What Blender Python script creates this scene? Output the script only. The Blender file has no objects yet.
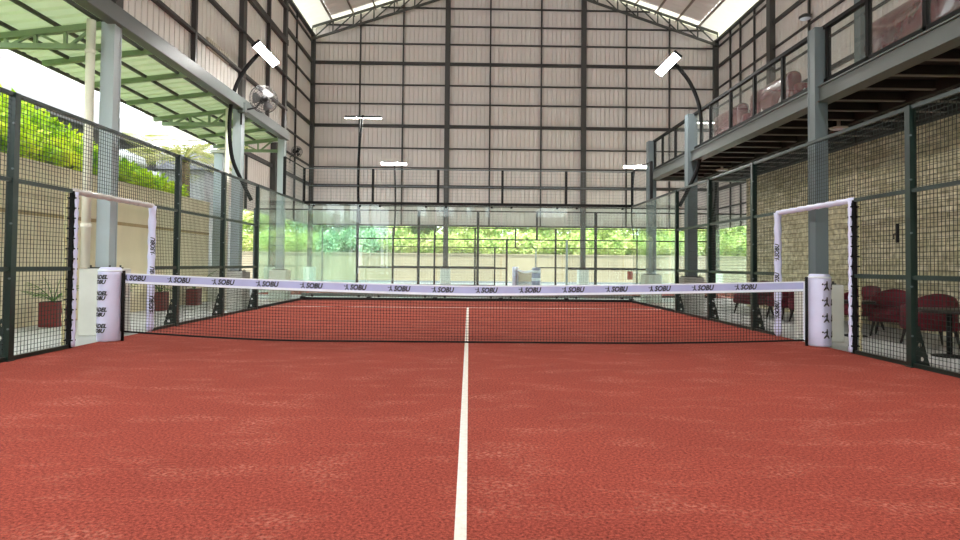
import bpy, bmesh, math, random
from mathutils import Vector, Matrix
random.seed(7)
COL = bpy.context.scene.collection
PI = math.pi

# ------------------------------------------------------------------ materials
def S(c):
    return tuple(((v/255.0)/12.92 if v/255.0 <= 0.04045 else ((v/255.0+0.055)/1.055)**2.4) for v in c)

def mat(name, rgb, rough=0.6, metal=0.0, var=0.0, scale=8.0, bump=0.0, bscale=None, stretch=(1, 1, 1), coat=0.0, rgb2=None, spec=0.5):
    m = bpy.data.materials.new(name); m.use_nodes = True
    nt = m.node_tree; b = nt.nodes['Principled BSDF']
    b.inputs['Base Color'].default_value = (*rgb, 1)
    b.inputs['Roughness'].default_value = rough
    b.inputs['Metallic'].default_value = metal
    b.inputs['Specular IOR Level'].default_value = spec
    if coat: b.inputs['Coat Weight'].default_value = coat
    if var or bump or rgb2:
        tc = nt.nodes.new('ShaderNodeTexCoord'); mp = nt.nodes.new('ShaderNodeMapping')
        mp.inputs['Scale'].default_value = stretch
        nt.links.new(tc.outputs['Object'], mp.inputs['Vector'])
        n = nt.nodes.new('ShaderNodeTexNoise'); n.inputs['Scale'].default_value = scale; n.inputs['Detail'].default_value = 6
        nt.links.new(mp.outputs[0], n.inputs['Vector'])
        if var or rgb2:
            r = nt.nodes.new('ShaderNodeValToRGB')
            r.color_ramp.elements[0].position = 0.3; r.color_ramp.elements[1].position = 0.7
            if rgb2:
                a, c = rgb, rgb2
            else:
                a = tuple(x*(1-var) for x in rgb); c = tuple(min(1, x*(1+var)) for x in rgb)
            r.color_ramp.elements[0].color = (*a, 1); r.color_ramp.elements[1].color = (*c, 1)
            nt.links.new(n.outputs['Fac'], r.inputs[0]); nt.links.new(r.outputs[0], b.inputs['Base Color'])
        if bump:
            n2 = nt.nodes.new('ShaderNodeTexNoise'); n2.inputs['Scale'].default_value = bscale or scale*3; n2.inputs['Detail'].default_value = 5
            nt.links.new(mp.outputs[0], n2.inputs['Vector'])
            bp = nt.nodes.new('ShaderNodeBump'); bp.inputs['Strength'].default_value = bump; bp.inputs['Distance'].default_value = 0.02
            nt.links.new(n2.outputs['Fac'], bp.inputs['Height']); nt.links.new(bp.outputs[0], b.inputs['Normal'])
    return m

def emit(name, rgb, s):
    m = bpy.data.materials.new(name); m.use_nodes = True
    nt = m.node_tree; nt.nodes.clear()
    o = nt.nodes.new('ShaderNodeOutputMaterial'); e = nt.nodes.new('ShaderNodeEmission')
    e.inputs[0].default_value = (*rgb, 1); e.inputs[1].default_value = s
    nt.links.new(e.outputs[0], o.inputs[0]); return m

def translucent(name, rgb, fac, rough=0.6):
    m = bpy.data.materials.new(name); m.use_nodes = True
    nt = m.node_tree; b = nt.nodes['Principled BSDF']; o = nt.nodes['Material Output']
    b.inputs['Base Color'].default_value = (*rgb, 1); b.inputs['Roughness'].default_value = rough
    t = nt.nodes.new('ShaderNodeBsdfTranslucent'); t.inputs[0].default_value = (*rgb, 1)
    x = nt.nodes.new('ShaderNodeMixShader'); x.inputs[0].default_value = fac
    nt.links.new(b.outputs[0], x.inputs[1]); nt.links.new(t.outputs[0], x.inputs[2]); nt.links.new(x.outputs[0], o.inputs[0])
    return m

def glass(name, tint, haze=0.03, refl=0.03):
    m = bpy.data.materials.new(name); m.use_nodes = True
    nt = m.node_tree; nt.nodes.clear()
    o = nt.nodes.new('ShaderNodeOutputMaterial'); t = nt.nodes.new('ShaderNodeBsdfTransparent'); t.inputs[0].default_value = (*tint, 1)
    g = nt.nodes.new('ShaderNodeBsdfGlossy'); g.inputs['Roughness'].default_value = 0.01
    d = nt.nodes.new('ShaderNodeBsdfDiffuse'); d.inputs[0].default_value = (0.8, 0.85, 0.82, 1)  # whitish reflection haze mixed into the glass as an even diffuse film
    f = nt.nodes.new('ShaderNodeLayerWeight'); f.inputs[0].default_value = .5
    pw = nt.nodes.new('ShaderNodeMath'); pw.operation = 'POWER'; pw.inputs[1].default_value = 5
    nt.links.new(f.outputs['Facing'], pw.inputs[0])
    ad = nt.nodes.new('ShaderNodeMath'); ad.operation = 'MULTIPLY_ADD'; ad.inputs[1].default_value = .8; ad.inputs[2].default_value = refl; ad.use_clamp = True
    nt.links.new(pw.outputs[0], ad.inputs[0])
    x = nt.nodes.new('ShaderNodeMixShader'); y = nt.nodes.new('ShaderNodeMixShader'); y.inputs[0].default_value = haze
    nt.links.new(ad.outputs[0], x.inputs[0]); nt.links.new(t.outputs[0], x.inputs[1]); nt.links.new(g.outputs[0], x.inputs[2])
    nt.links.new(x.outputs[0], y.inputs[1]); nt.links.new(d.outputs[0], y.inputs[2]); nt.links.new(y.outputs[0], o.inputs[0])
    return m

def turf_mat():
    m = bpy.data.materials.new('red_turf'); m.use_nodes = True
    nt = m.node_tree; b = nt.nodes['Principled BSDF']; b.inputs['Roughness'].default_value = 0.95
    b.inputs['Specular IOR Level'].default_value = 0.1
    tc = nt.nodes.new('ShaderNodeTexCoord')
    def noise(s, det, stretch=(1, 1, 1)):
        mp = nt.nodes.new('ShaderNodeMapping'); mp.inputs['Scale'].default_value = stretch
        nt.links.new(tc.outputs['Object'], mp.inputs['Vector'])
        n = nt.nodes.new('ShaderNodeTexNoise'); n.inputs['Scale'].default_value = s; n.inputs['Detail'].default_value = det
        nt.links.new(mp.outputs[0], n.inputs['Vector']); return n
    fine = noise(60, 10); fine.inputs['Roughness'].default_value = .82; broad = noise(0.8, 4); sand = noise(2.6, 14, (0.7, 1.5, 1)); sg = noise(40, 8)
    r = nt.nodes.new('ShaderNodeValToRGB'); e = r.color_ramp.elements
    e[0].position = 0.38; e[0].color = (*S((84, 32, 27)), 1); e[1].position = 0.62; e[1].color = (*S((184, 88, 73)), 1)
    nt.links.new(fine.outputs['Fac'], r.inputs[0])
    mx = nt.nodes.new('ShaderNodeMix'); mx.data_type = 'RGBA'; mx.blend_type = 'MULTIPLY'; mx.inputs[0].default_value = 0.5
    r2 = nt.nodes.new('ShaderNodeValToRGB'); r2.color_ramp.elements[0].position = .3; r2.color_ramp.elements[1].position = .7
    r2.color_ramp.elements[0].color = (.78, .74, .74, 1); r2.color_ramp.elements[1].color = (1.05, 1.05, 1.05, 1)
    nt.links.new(broad.outputs['Fac'], r2.inputs[0]); nt.links.new(r.outputs[0], mx.inputs[6]); nt.links.new(r2.outputs[0], mx.inputs[7])
    # pale sand worked into the pile
    r3 = nt.nodes.new('ShaderNodeValToRGB'); r3.color_ramp.elements[0].position = .5; r3.color_ramp.elements[1].position = .68
    nt.links.new(sand.outputs['Fac'], r3.inputs[0])
    r4 = nt.nodes.new('ShaderNodeValToRGB'); r4.color_ramp.elements[0].position = .48; r4.color_ramp.elements[1].position = .62
    nt.links.new(sg.outputs['Fac'], r4.inputs[0])
    mu = nt.nodes.new('ShaderNodeMath'); mu.operation = 'MULTIPLY'; nt.links.new(r3.outputs[0], mu.inputs[0]); nt.links.new(r4.outputs[0], mu.inputs[1])
    mu2 = nt.nodes.new('ShaderNodeMath'); mu2.operation = 'MULTIPLY'; mu2.inputs[1].default_value = 0.4; nt.links.new(mu.outputs[0], mu2.inputs[0])
    m2 = nt.nodes.new('ShaderNodeMix'); m2.data_type = 'RGBA'; m2.inputs[7].default_value = (*S((212, 150, 130)), 1)
    nt.links.new(mu2.outputs[0], m2.inputs[0]); nt.links.new(mx.outputs[2], m2.inputs[6]); nt.links.new(m2.outputs[2], b.inputs['Base Color'])
    bp = nt.nodes.new('ShaderNodeBump'); bp.inputs['Strength'].default_value = 0.5; bp.inputs['Distance'].default_value = 0.008
    bn = noise(260, 4); nt.links.new(bn.outputs['Fac'], bp.inputs['Height']); nt.links.new(bp.outputs[0], b.inputs['Normal'])
    return m

def stone_mat():
    m = bpy.data.materials.new('stone_wall'); m.use_nodes = True
    nt = m.node_tree; b = nt.nodes['Principled BSDF']; b.inputs['Roughness'].default_value = 0.9
    tc = nt.nodes.new('ShaderNodeTexCoord'); sp = nt.nodes.new('ShaderNodeSeparateXYZ'); cb = nt.nodes.new('ShaderNodeCombineXYZ')
    nt.links.new(tc.outputs['Object'], sp.inputs[0]); nt.links.new(sp.outputs[1], cb.inputs[0]); nt.links.new(sp.outputs[2], cb.inputs[1])
    n0 = nt.nodes.new('ShaderNodeTexNoise'); n0.inputs['Scale'].default_value = 2.5
    nt.links.new(tc.outputs['Object'], n0.inputs['Vector'])
    va = nt.nodes.new('ShaderNodeVectorMath'); va.operation = 'MULTIPLY_ADD'; va.inputs[1].default_value = (.07, .07, 0)
    nt.links.new(n0.outputs['Color'], va.inputs[0]); nt.links.new(cb.outputs[0], va.inputs[2])
    br = nt.nodes.new('ShaderNodeTexBrick'); br.inputs['Scale'].default_value = 1.0
    br.inputs['Brick Width'].default_value = .42; br.inputs['Row Height'].default_value = .11; br.inputs['Mortar Size'].default_value = .008
    br.inputs['Color1'].default_value = (*S((240, 232, 206)), 1); br.inputs['Color2'].default_value = (*S((206, 196, 164)), 1)
    br.inputs['Mortar'].default_value = (*S((160, 150, 124)), 1); br.inputs['Bias'].default_value = 0.1
    nt.links.new(va.outputs[0], br.inputs['Vector'])
    n = nt.nodes.new('ShaderNodeTexNoise'); n.inputs['Scale'].default_value = 9; n.inputs['Detail'].default_value = 8
    nt.links.new(tc.outputs['Object'], n.inputs['Vector'])
    r = nt.nodes.new('ShaderNodeValToRGB'); r.color_ramp.elements[0].position = .3; r.color_ramp.elements[1].position = .72
    r.color_ramp.elements[0].color = (.45, .43, .38, 1); r.color_ramp.elements[1].color = (1.25, 1.25, 1.2, 1)
    nt.links.new(n.outputs['Fac'], r.inputs[0])
    mx = nt.nodes.new('ShaderNodeMix'); mx.data_type = 'RGBA'; mx.blend_type = 'MULTIPLY'; mx.inputs[0].default_value = 0.8
    nt.links.new(br.outputs['Color'], mx.inputs[6]); nt.links.new(r.outputs[0], mx.inputs[7]); nt.links.new(mx.outputs[2], b.inputs['Base Color'])
    bp = nt.nodes.new('ShaderNodeBump'); bp.inputs['Strength'].default_value = .8; bp.inputs['Distance'].default_value = .03
    mm = nt.nodes.new('ShaderNodeMath'); mm.operation = 'SUBTRACT'; nt.links.new(n.outputs['Fac'], mm.inputs[0]); nt.links.new(br.outputs['Fac'], mm.inputs[1])
    nt.links.new(mm.outputs[0], bp.inputs['Height']); nt.links.new(bp.outputs[0], b.inputs['Normal'])
    return m

def leaf_mat(name, a, b_, c, scale=1.5):
    m = bpy.data.materials.new(name); m.use_nodes = True
    nt = m.node_tree; b = nt.nodes['Principled BSDF']; o = nt.nodes['Material Output']; b.inputs['Roughness'].default_value = .6
    tc = nt.nodes.new('ShaderNodeTexCoord'); n = nt.nodes.new('ShaderNodeTexNoise'); n.inputs['Scale'].default_value = scale; n.inputs['Detail'].default_value = 10
    nt.links.new(tc.outputs['Object'], n.inputs['Vector'])
    r = nt.nodes.new('ShaderNodeValToRGB'); e = r.color_ramp.elements
    e[0].position = .33; e[0].color = (*S(a), 1); e[1].position = .68; e[1].color = (*S(c), 1)
    k = e.new(.5); k.color = (*S(b_), 1)
    nt.links.new(n.outputs['Fac'], r.inputs[0]); nt.links.new(r.outputs[0], b.inputs['Base Color'])
    t = nt.nodes.new('ShaderNodeBsdfTranslucent'); nt.links.new(r.outputs[0], t.inputs[0])
    x = nt.nodes.new('ShaderNodeMixShader'); x.inputs[0].default_value = .3
    nt.links.new(b.outputs[0], x.inputs[1]); nt.links.new(t.outputs[0], x.inputs[2]); nt.links.new(x.outputs[0], o.inputs[0])
    return m

M = {}
M['turf'] = turf_mat()
M['line'] = mat('white_line', S((216, 212, 204)), .9, var=.1, scale=30, bump=.3, bscale=90)
M['concrete'] = mat('concrete', S((186, 188, 186)), .7, var=.08, scale=1.2, bump=.1, bscale=30)
M['plinth'] = mat('plinth_concrete', S((206, 208, 200)), .8, var=.06, scale=3)
M['clad'] = mat('wall_sheet', S((220, 212, 208)), .45, var=.035, scale=.4, stretch=(1, 1, .25))
M['clad_soft'] = mat('wall_sheet_left', S((214, 208, 202)), .5, var=.03, scale=.5)
M['girt'] = mat('girt_steel', S((50, 46, 44)), .5, var=.12, scale=2)
M['stud'] = mat('dark_column_steel', S((64, 62, 60)), .5, var=.1, scale=1.5)
M['colsteel'] = mat('grey_blue_steel', S((100, 112, 116)), .45, var=.1, scale=1.5)
M['pale_skylit'] = mat('pale_skylit_steel', S((166, 178, 182)), .45, var=.08, scale=1.5)  # grey-blue steel lightened, sky light on the left columns put into colour
M['beam'] = mat('grey_beam_steel', S((86, 92, 90)), .45, var=.08, scale=2)
M['green'] = mat('dark_green_steel', S((15, 36, 32)), .35, var=.15, scale=4)
M['wire'] = mat('dark_wire', S((20, 34, 30)), .5)
M['black'] = mat('black_steel', S((14, 14, 15)), .7, var=.1, scale=5, spec=.25)
M['netcord'] = mat('net_cord', S((28, 26, 26)), .8)
M['vinyl'] = mat('white_vinyl', S((214, 216, 246)), .45, var=.03, scale=6, bump=.12, bscale=7)
M['hem'] = mat('white_hem', S((232, 238, 250)), .6, var=.03, scale=8)
M['lav'] = mat('lavender_band', S((178, 184, 226)), .55, var=.05, scale=5)
M['ink'] = mat('dark_ink', S((26, 26, 32)), .5)
M['grey_pad'] = mat('silver_wrap', S((190, 184, 182)), .35, var=.12, scale=14, bump=.4, bscale=20)
M['cream'] = mat('cream_padding', S((226, 220, 170)), .6, var=.06, scale=9)
M['glass'] = glass('court_glass', (.90, .96, .93), haze=.045)
M['railglass'] = glass('railing_glass', (.93, .95, .94), haze=.03, refl=.02)
M['stone'] = stone_mat()
M['retain'] = mat('beige_render', S((222, 212, 182)), .9, var=.1, scale=1.2, bump=.2, bscale=18, stretch=(1, 1, .5))
M['retain2'] = mat('pale_beige_render', S((172, 160, 136)), .9, var=.08, scale=.8, stretch=(1, 1, .4))
M['tan_strip'] = mat('dark_tan_render', S((170, 150, 112)), .95, var=.1, scale=6)
M['canopy_sheet'] = translucent('green_white_sheet', S((184, 200, 158)), .2)
M['canopy_steel'] = mat('pale_green_steel', S((128, 150, 116)), .5, var=.08, scale=3)
M['pipe'] = mat('white_pipe', S((226, 224, 206)), .4, var=.04, scale=3)
M['roof'] = translucent('roof_sheet', S((214, 204, 198)), .08)
M['skylight'] = translucent('skylight_sheet', S((236, 234, 214)), .16)
M['purlin'] = mat('purlin_steel', S((120, 104, 92)), .5)
M['truss'] = mat('truss_steel', S((66, 66, 62)), .5, var=.06, scale=3)
M['lamp_on'] = emit('lamp_lens', (1, .98, .94), 170)
M['lamp_body'] = mat('lamp_housing', S((32, 33, 35)), .4, metal=.3)
M['velvet'] = mat('red_velvet', S((104, 10, 34)), .75, var=.2, scale=10, bump=.15, bscale=60)
M['maroon'] = mat('wrapped_maroon', S((100, 28, 40)), .25, var=.18, scale=9, bump=.5, bscale=7, coat=.8)
M['sheet'] = mat('white_plastic_sheet', S((236, 236, 236)), .2, coat=.5)
M['wood'] = mat('dark_wood', S((34, 22, 20)), .4, var=.2, scale=8)
M['deck'] = mat('dark_decking', S((30, 22, 19)), .7, var=.2, scale=4)
M['joist'] = mat('joist_steel', S((104, 98, 92)), .5)
M['pot'] = mat('oxblood_pot', S((118, 40, 38)), .5, var=.12, scale=8)
M['soil'] = mat('soil', S((50, 38, 28)), .95)
M['frond'] = leaf_mat('palm_frond', (50, 90, 40), (86, 130, 56), (130, 160, 80), 4)
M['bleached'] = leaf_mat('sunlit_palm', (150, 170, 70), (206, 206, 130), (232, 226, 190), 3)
M['bank'] = leaf_mat('bank_leaves', (86, 138, 10), (170, 205, 20), (226, 232, 60), 1.3)
M['shrub'] = leaf_mat('shrub_leaves', (132, 170, 84), (200, 214, 136), (238, 236, 186), 1.1)
M['shrub2'] = leaf_mat('bluish_leaves', (96, 146, 112), (150, 190, 150), (206, 224, 190), 1.2)
M['dark_leaf'] = leaf_mat('dark_leaves', (34, 60, 26), (70, 96, 44), (104, 126, 60), 1.2)
M['trunk'] = mat('trunk', S((120, 104, 80)), .9, var=.2, scale=6)
M['earth'] = mat('earth', S((120, 128, 66)), .95, var=.2, scale=1)
M['white_wall'] = mat('white_house_wall', S((232, 234, 234)), .8, var=.03, scale=1)
M['dark_roof'] = mat('dark_grey_roof', S((92, 94, 98)), .8, var=.1, scale=2)
M['brick'] = mat('brick_red_cloth', S((168, 78, 62)), .8, var=.1, scale=12)
M['rock'] = mat('pale_stone', S((206, 210, 212)), .9, var=.12, scale=5, bump=.3)
M['fan_metal'] = mat('fan_metal', S((60, 60, 60)), .4, metal=.3)
M['louvre'] = mat('vent_louvre', S((196, 188, 172)), .6)
M['patpad'] = mat('blue_grey_pad', S((140, 146, 176)), .5, var=.05, scale=3)
M['disc'] = mat('downlight_disc', S((196, 186, 176)), .5)

# ------------------------------------------------------------------ builders
class MB:
    def __init__(self): self.v = []; self.f = []
    def add(self, vs, fs):
        n = len(self.v); self.v += [tuple(p) for p in vs]; self.f += [tuple(i+n for i in q) for q in fs]; return self
    def box(self, x0, x1, y0, y1, z0, z1):
        return self.add([(x0,y0,z0),(x1,y0,z0),(x1,y1,z0),(x0,y1,z0),(x0,y0,z1),(x1,y0,z1),(x1,y1,z1),(x0,y1,z1)],
                        [(0,3,2,1),(4,5,6,7),(0,1,5,4),(1,2,6,5),(2,3,7,6),(3,0,4,7)])
    def bar(self, a, b, w, h=None, up=(0, 0, 1), caps=True):
        a = Vector(a); b = Vector(b); h = h or w
        d = (b-a).normalized(); u = Vector(up)
        if abs(d.dot(u)) > .98: u = Vector((0, 1, 0)) if abs(d.y) < .9 else Vector((1, 0, 0))
        s = d.cross(u).normalized(); u = s.cross(d).normalized()
        vs = [p+s*(i*w/2)+u*(j*h/2) for p in (a, b) for i, j in ((-1,-1),(1,-1),(1,1),(-1,1))]
        fs = [(0,1,5,4),(1,2,6,5),(2,3,7,6),(3,0,4,7)]
        if caps: fs += [(0,3,2,1),(4,5,6,7)]
        return self.add(vs, fs)
    def tube(self, pts, r, n=10, caps=True, flat=None):
        pts = [Vector(p) for p in pts]; rings = []
        rs = r if isinstance(r, (list, tuple)) else [r]*len(pts)
        prev = None
        for i, p in enumerate(pts):
            d = (pts[min(i+1, len(pts)-1)]-pts[max(i-1, 0)]).normalized()
            if prev is None:
                u = Vector((0, 0, 1)) if abs(d.z) < .9 else Vector((1, 0, 0))
                s = d.cross(u).normalized()
            else:
                s = (prev-d*prev.dot(d)).normalized()
            prev = s; u = d.cross(s).normalized()
            rings.append([p+(s*math.cos(2*PI*k/n)+u*math.sin(2*PI*k/n))*rs[i] for k in range(n)])
        vs = [v for R in rings for v in R]; fs = []
        for i in range(len(pts)-1):
            for k in range(n):
                fs.append((i*n+k, i*n+(k+1) % n, (i+1)*n+(k+1) % n, (i+1)*n+k))
        if caps: fs += [tuple(reversed(range(n))), tuple((len(pts)-1)*n+k for k in range(n))]
        return self.add(vs, fs)
    def lathe(self, prof, n=24, c=(0, 0)):
        vs = []; fs = []
        for r, z in prof: vs += [(c[0]+r*math.cos(2*PI*k/n), c[1]+r*math.sin(2*PI*k/n), z) for k in range(n)]
        for i in range(len(prof)-1):
            for k in range(n): fs.append((i*n+k, i*n+(k+1) % n, (i+1)*n+(k+1) % n, (i+1)*n+k))
        fs += [tuple(reversed(range(n))), tuple((len(prof)-1)*n+k for k in range(n))]
        return self.add(vs, fs)
    def prism(self, poly, fn, t0, t1):
        n = len(poly); vs = [fn(u, v, t0) for u, v in poly]+[fn(u, v, t1) for u, v in poly]
        fs = [tuple(reversed(range(n))), tuple(range(n, 2*n))]+[(i, (i+1) % n, (i+1) % n+n, i+n) for i in range(n)]
        return self.add(vs, fs)
    def rbox(self, x0, x1, y0, y1, z0, z1, r=.05, seg=3):
        bm = bmesh.new(); bmesh.ops.create_cube(bm, size=1)
        for v in bm.verts: v.co = Vector(((x0+x1)/2+v.co.x*(x1-x0), (y0+y1)/2+v.co.y*(y1-y0), (z0+z1)/2+v.co.z*(z1-z0)))
        bmesh.ops.bevel(bm, geom=bm.edges[:], offset=r, segments=seg, profile=.5, affect='EDGES')
        bm.verts.index_update()
        self.add([v.co.copy() for v in bm.verts], [[v.index for v in f.verts] for f in bm.faces]); bm.free(); return self
    def build(self, name, m, parent=None, smooth=False, loc=None):
        me = bpy.data.meshes.new(name); me.from_pydata(self.v, [], self.f); me.update()
        me.materials.append(m if not isinstance(m, str) else M[m])
        if smooth:
            for p in me.polygons: p.use_smooth = True
        o = bpy.data.objects.new(name, me); COL.objects.link(o)
        if parent is not None: o.parent = parent
        if loc is not None: o.location = loc
        return o

def tag(o, label=None, cat=None, group=None, kind=None):
    if label: o['label'] = label
    if cat: o['category'] = cat
    if group: o['group'] = group
    if kind: o['kind'] = kind
    return o
def thing(name, label, cat, loc=(0, 0, 0), rz=0, group=None, kind=None):
    o = bpy.data.objects.new(name, None); COL.objects.link(o); o.location = loc; o.rotation_euler = (0, 0, rz)
    return tag(o, label, cat, group, kind)
def struct(o, label=None): return tag(o, label, None, None, 'structure')
def kids(o): return [c for c in COL.objects if c.parent == o]
def copy_tree(o, parent=None):
    c = o.copy(); COL.objects.link(c); c.parent = parent
    for ch in kids(o): copy_tree(ch, c)
    return c
def bevel(o, w=.01, seg=2):
    b = o.modifiers.new('bevel', 'BEVEL'); b.width = w; b.segments = seg; b.limit_method = 'ANGLE'; return o

_txt = {}
def text_poly(s, bold=.04, shear=.25):
    """flat lettering as verts (u, v) and faces, height of capitals about 0.7"""
    if (s, bold, shear) in _txt: return _txt[(s, bold, shear)]
    cu = bpy.data.curves.new('t', 'FONT'); cu.body = s; cu.size = 1; cu.offset = bold; cu.shear = shear; cu.resolution_u = 3
    ob = bpy.data.objects.new('t', cu); COL.objects.link(ob)
    dg = bpy.context.evaluated_depsgraph_get(); dg.update()
    me = bpy.data.meshes.new_from_object(ob.evaluated_get(dg))
    vs = [(v.co.x, v.co.y) for v in me.vertices]; fs = [tuple(p.vertices) for p in me.polygons]
    bpy.data.objects.remove(ob); bpy.data.curves.remove(cu); bpy.data.meshes.remove(me)
    x0 = min(v[0] for v in vs); x1 = max(v[0] for v in vs); y0 = min(v[1] for v in vs); y1 = max(v[1] for v in vs)
    _txt[(s, bold, shear)] = ([((x-x0)/(y1-y0), (y-y0)/(y1-y0)) for x, y in vs], fs, (x1-x0)/(y1-y0))
    return _txt[(s, bold, shear)]
def icon_poly():
    """little player figure with a ball: unit height"""
    vs = []; fs = []
    def poly(p): n = len(vs); vs.extend(p); fs.append(tuple(range(n, n+len(p))))
    def disc(x, y, r): poly([(x+r*math.cos(a*PI/5), y+r*math.sin(a*PI/5)) for a in range(10)])
    disc(.12, .66, .1); disc(.62, .90, .1)
    poly([(.50, .42), (.70, .42), (.74, .80), (.52, .80)])
    poly([(.28, .52), (.55, .66), (.55, .78), (.22, .60)])
    poly([(.50, .44), (.62, .36), (.38, .0), (.18, .0)])
    poly([(.58, .38), (.70, .44), (.98, .0), (.78, .0)])
    poly([(.36, .14), (.82, .14), (.86, .24), (.42, .24)])
    return vs, fs, 1.0
def put(mb, art, u0, v0, h, fn, squeeze=1.0):
    vs, fs, w = art
    mb.add([fn(u0+x*h*squeeze, v0+y*h) for x, y in vs], fs); return w*h*squeeze

def wires(mb, fn, u0, u1, v0, v1, su, sv, w):
    """welded grid of wires; fn(u,v)->point"""
    nu = max(1, round((u1-u0)/su)); nv = max(1, round((v1-v0)/sv))
    for i in range(nu+1):
        u = u0+(u1-u0)*i/nu; mb.bar(fn(u, v0), fn(u, v1), w, caps=False)
    for j in range(nv+1):
        v = v0+(v1-v0)*j/nv; mb.bar(fn(u0, v), fn(u1, v), w, caps=False)
    return mb

def ribbed(a, b, z0, ztop, inward, pitch=.25, depth=.035, rib=.05, skip=None):
    """trapezoid-ribbed sheet wall from plan point a to b; ribs recede from the room; ztop(s) gives the top"""
    a = Vector((a[0], a[1], 0)); b = Vector((b[0], b[1], 0)); L = (b-a).length; d = (b-a)/L; n = Vector((inward[0], inward[1], 0))
    prof = []; s = 0
    while s < L-.001:
        prof += [(s, 0), (min(L, s+pitch-rib), 0), (min(L, s+pitch-rib+.012), -depth), (min(L, s+pitch-.012), -depth)]; s += pitch
    prof.append((L, 0))
    mb = MB(); vs = []
    for s, q in prof:
        p = a+d*s+n*q; vs += [(p.x, p.y, z0), (p.x, p.y, ztop(s))]
    fs = [(2*i, 2*i+2, 2*i+3, 2*i+1) for i in range(len(prof)-1)]
    # back skin so the sheet has thickness
    m = len(vs)
    for s in (0, L):
        p = a+d*s-n*(depth+.02); vs += [(p.x, p.y, z0), (p.x, p.y, ztop(s))]
    p = a+d*(L/2)-n*(depth+.02); vs += [(p.x, p.y, ztop(L/2))]
    fs.append((m, m+1, m+4, m+3, m+2))
    return mb.add(vs, fs)

# ------------------------------------------------------------------ setting: floors
CH = 5.0            # half width of the court
YB = 9.9            # back glass
FH = 2.94           # fence height
struct(MB().box(-60, 60, -40, 80, -.4, -.06).build('ground', 'earth'))
fl = struct(MB().box(-7.35, 15.2, -14, 9.6, -.06, -.012).build('floor', 'concrete'))
struct(MB().box(-12.5, 17, 9.6, 28.4, -.06, -.012).build('floor_rear', 'concrete'))
M['gravel'] = mat('grey_gravel', S((104, 108, 112)), .95, var=.15, scale=12)
struct(MB().box(-20, 24, 28.4, 33, -.06, -.02).build('path_rear', 'gravel'))
turf = struct(MB().box(-CH-.02, CH+.02, -10, YB-.02, -.012, 0).build('floor_court', 'turf'), 'red sanded turf of the court in the foreground')
tag(MB().box(-.025, .025, -7.2, 6.95, 0, .003).build('centre_line', 'line', turf), 'white centre line')
tag(MB().box(-CH, CH, 6.95, 7.0, 0, .003).build('service_line', 'line', turf), 'white service line')
turf2 = struct(MB().box(-7.6, 12.45, 13.0, 23.0, -.012, 0).build('floor_second_court', 'turf'), 'red turf of the second court beyond the back glass')
MB().box(-4.55, 9.45, 17.975, 18.025, 0, .003).build('centre_line', 'line', turf2)
for x in (-4.55, 9.4): MB().box(x, x+.05, 13, 23, 0, .003).build('service_line', 'line', turf2)

# ------------------------------------------------------------------ setting: hall shell
HX0, HX1, HY = -9.6, 15.07, 28.0
RX, RZ0, SL = (HX0+HX1)/2, 15.35, .335
def roof_z(x): return RZ0+SL*((HX1-HX0)/2-abs(x-RX))
EAVE = 14.85
WB = struct(ribbed((HX0, HY), (HX1, HY), 3.39, lambda s: roof_z(HX0+s)-.05, (0, -1), pitch=.27, depth=.05).build('wall_back', 'clad'), 'tall gable wall of pale ribbed sheeting with dark steel grid')
GZ = [(4.6, 0), (5.78, 1), (6.9, 0), (8.08, 0), (9.42, 1), (10.76, 0), (11.92, 0), (13.23, 1), (14.43, 0), (15.53, 0), (16.64, 0), (17.7, 0)]
def xspan(z):
    if z < RZ0: return HX0, HX1
    k = (z+.1-RZ0)/SL; return HX0+k, HX1-k
for z, big in GZ:
    a, b = xspan(z); w = .18 if big else .068
    MB().bar((a, HY-.07, z), (b, HY-.07, z), .12, w).build('girt', 'girt', WB)
MB().bar((HX0, HY-.08, 3.42), (HX1, HY-.08, 3.42), .12, .1).build('girt', 'girt', WB)
for x in (-6.66, -4.07, 1.2, 4.3, 9.49, 12.12):
    MB().bar((x, HY-.09, 3.39), (x, HY-.09, roof_z(x)-.1), .09, .085).build('stud', 'girt', WB)

WL = struct(ribbed((HX0, 15), (HX0, HY), 3.39, lambda s: EAVE, (1, 0), pitch=.27, depth=.05).build('wall_left', 'clad'), 'left ribbed sheet wall of the rear hall')
for z, big in GZ[:-3]: MB().bar((HX0+.07, 15, z), (HX0+.07, HY, z), .12, .18 if big else .068).build('girt', 'girt', WL)
for y in (24.5, 17.4): MB().bar((HX0+.09, y, 3.39), (HX0+.09, y, EAVE), .09, .085).build('stud', 'girt', WL)
WR = struct(ribbed((HX1, -13), (HX1, HY), 3.39, lambda s: EAVE, (-1, 0), pitch=.27, depth=.05).build('wall_right', 'clad'), 'right ribbed sheet wall behind the mezzanine')
for z, big in GZ[:-3]: MB().bar((HX1-.07, -13, z), (HX1-.07, HY, z), .12, .18 if big else .068).build('girt', 'girt', WR)
for y in (24.6, 22.95, 17.8, 11, 4, 25.9): MB().bar((HX1-.09, y, 3.39), (HX1-.09, y, EAVE), .09, .085).build('stud', 'girt', WR)

MB().bar((HX0+.1, 15, EAVE), (HX0+.1, HY, EAVE), .22, .12).build('eave_beam', 'stud', WL)
MB().bar((HX1-.1, -13, EAVE), (HX1-.1, HY, EAVE), .22, .12).build('eave_beam', 'stud', WR)
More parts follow.
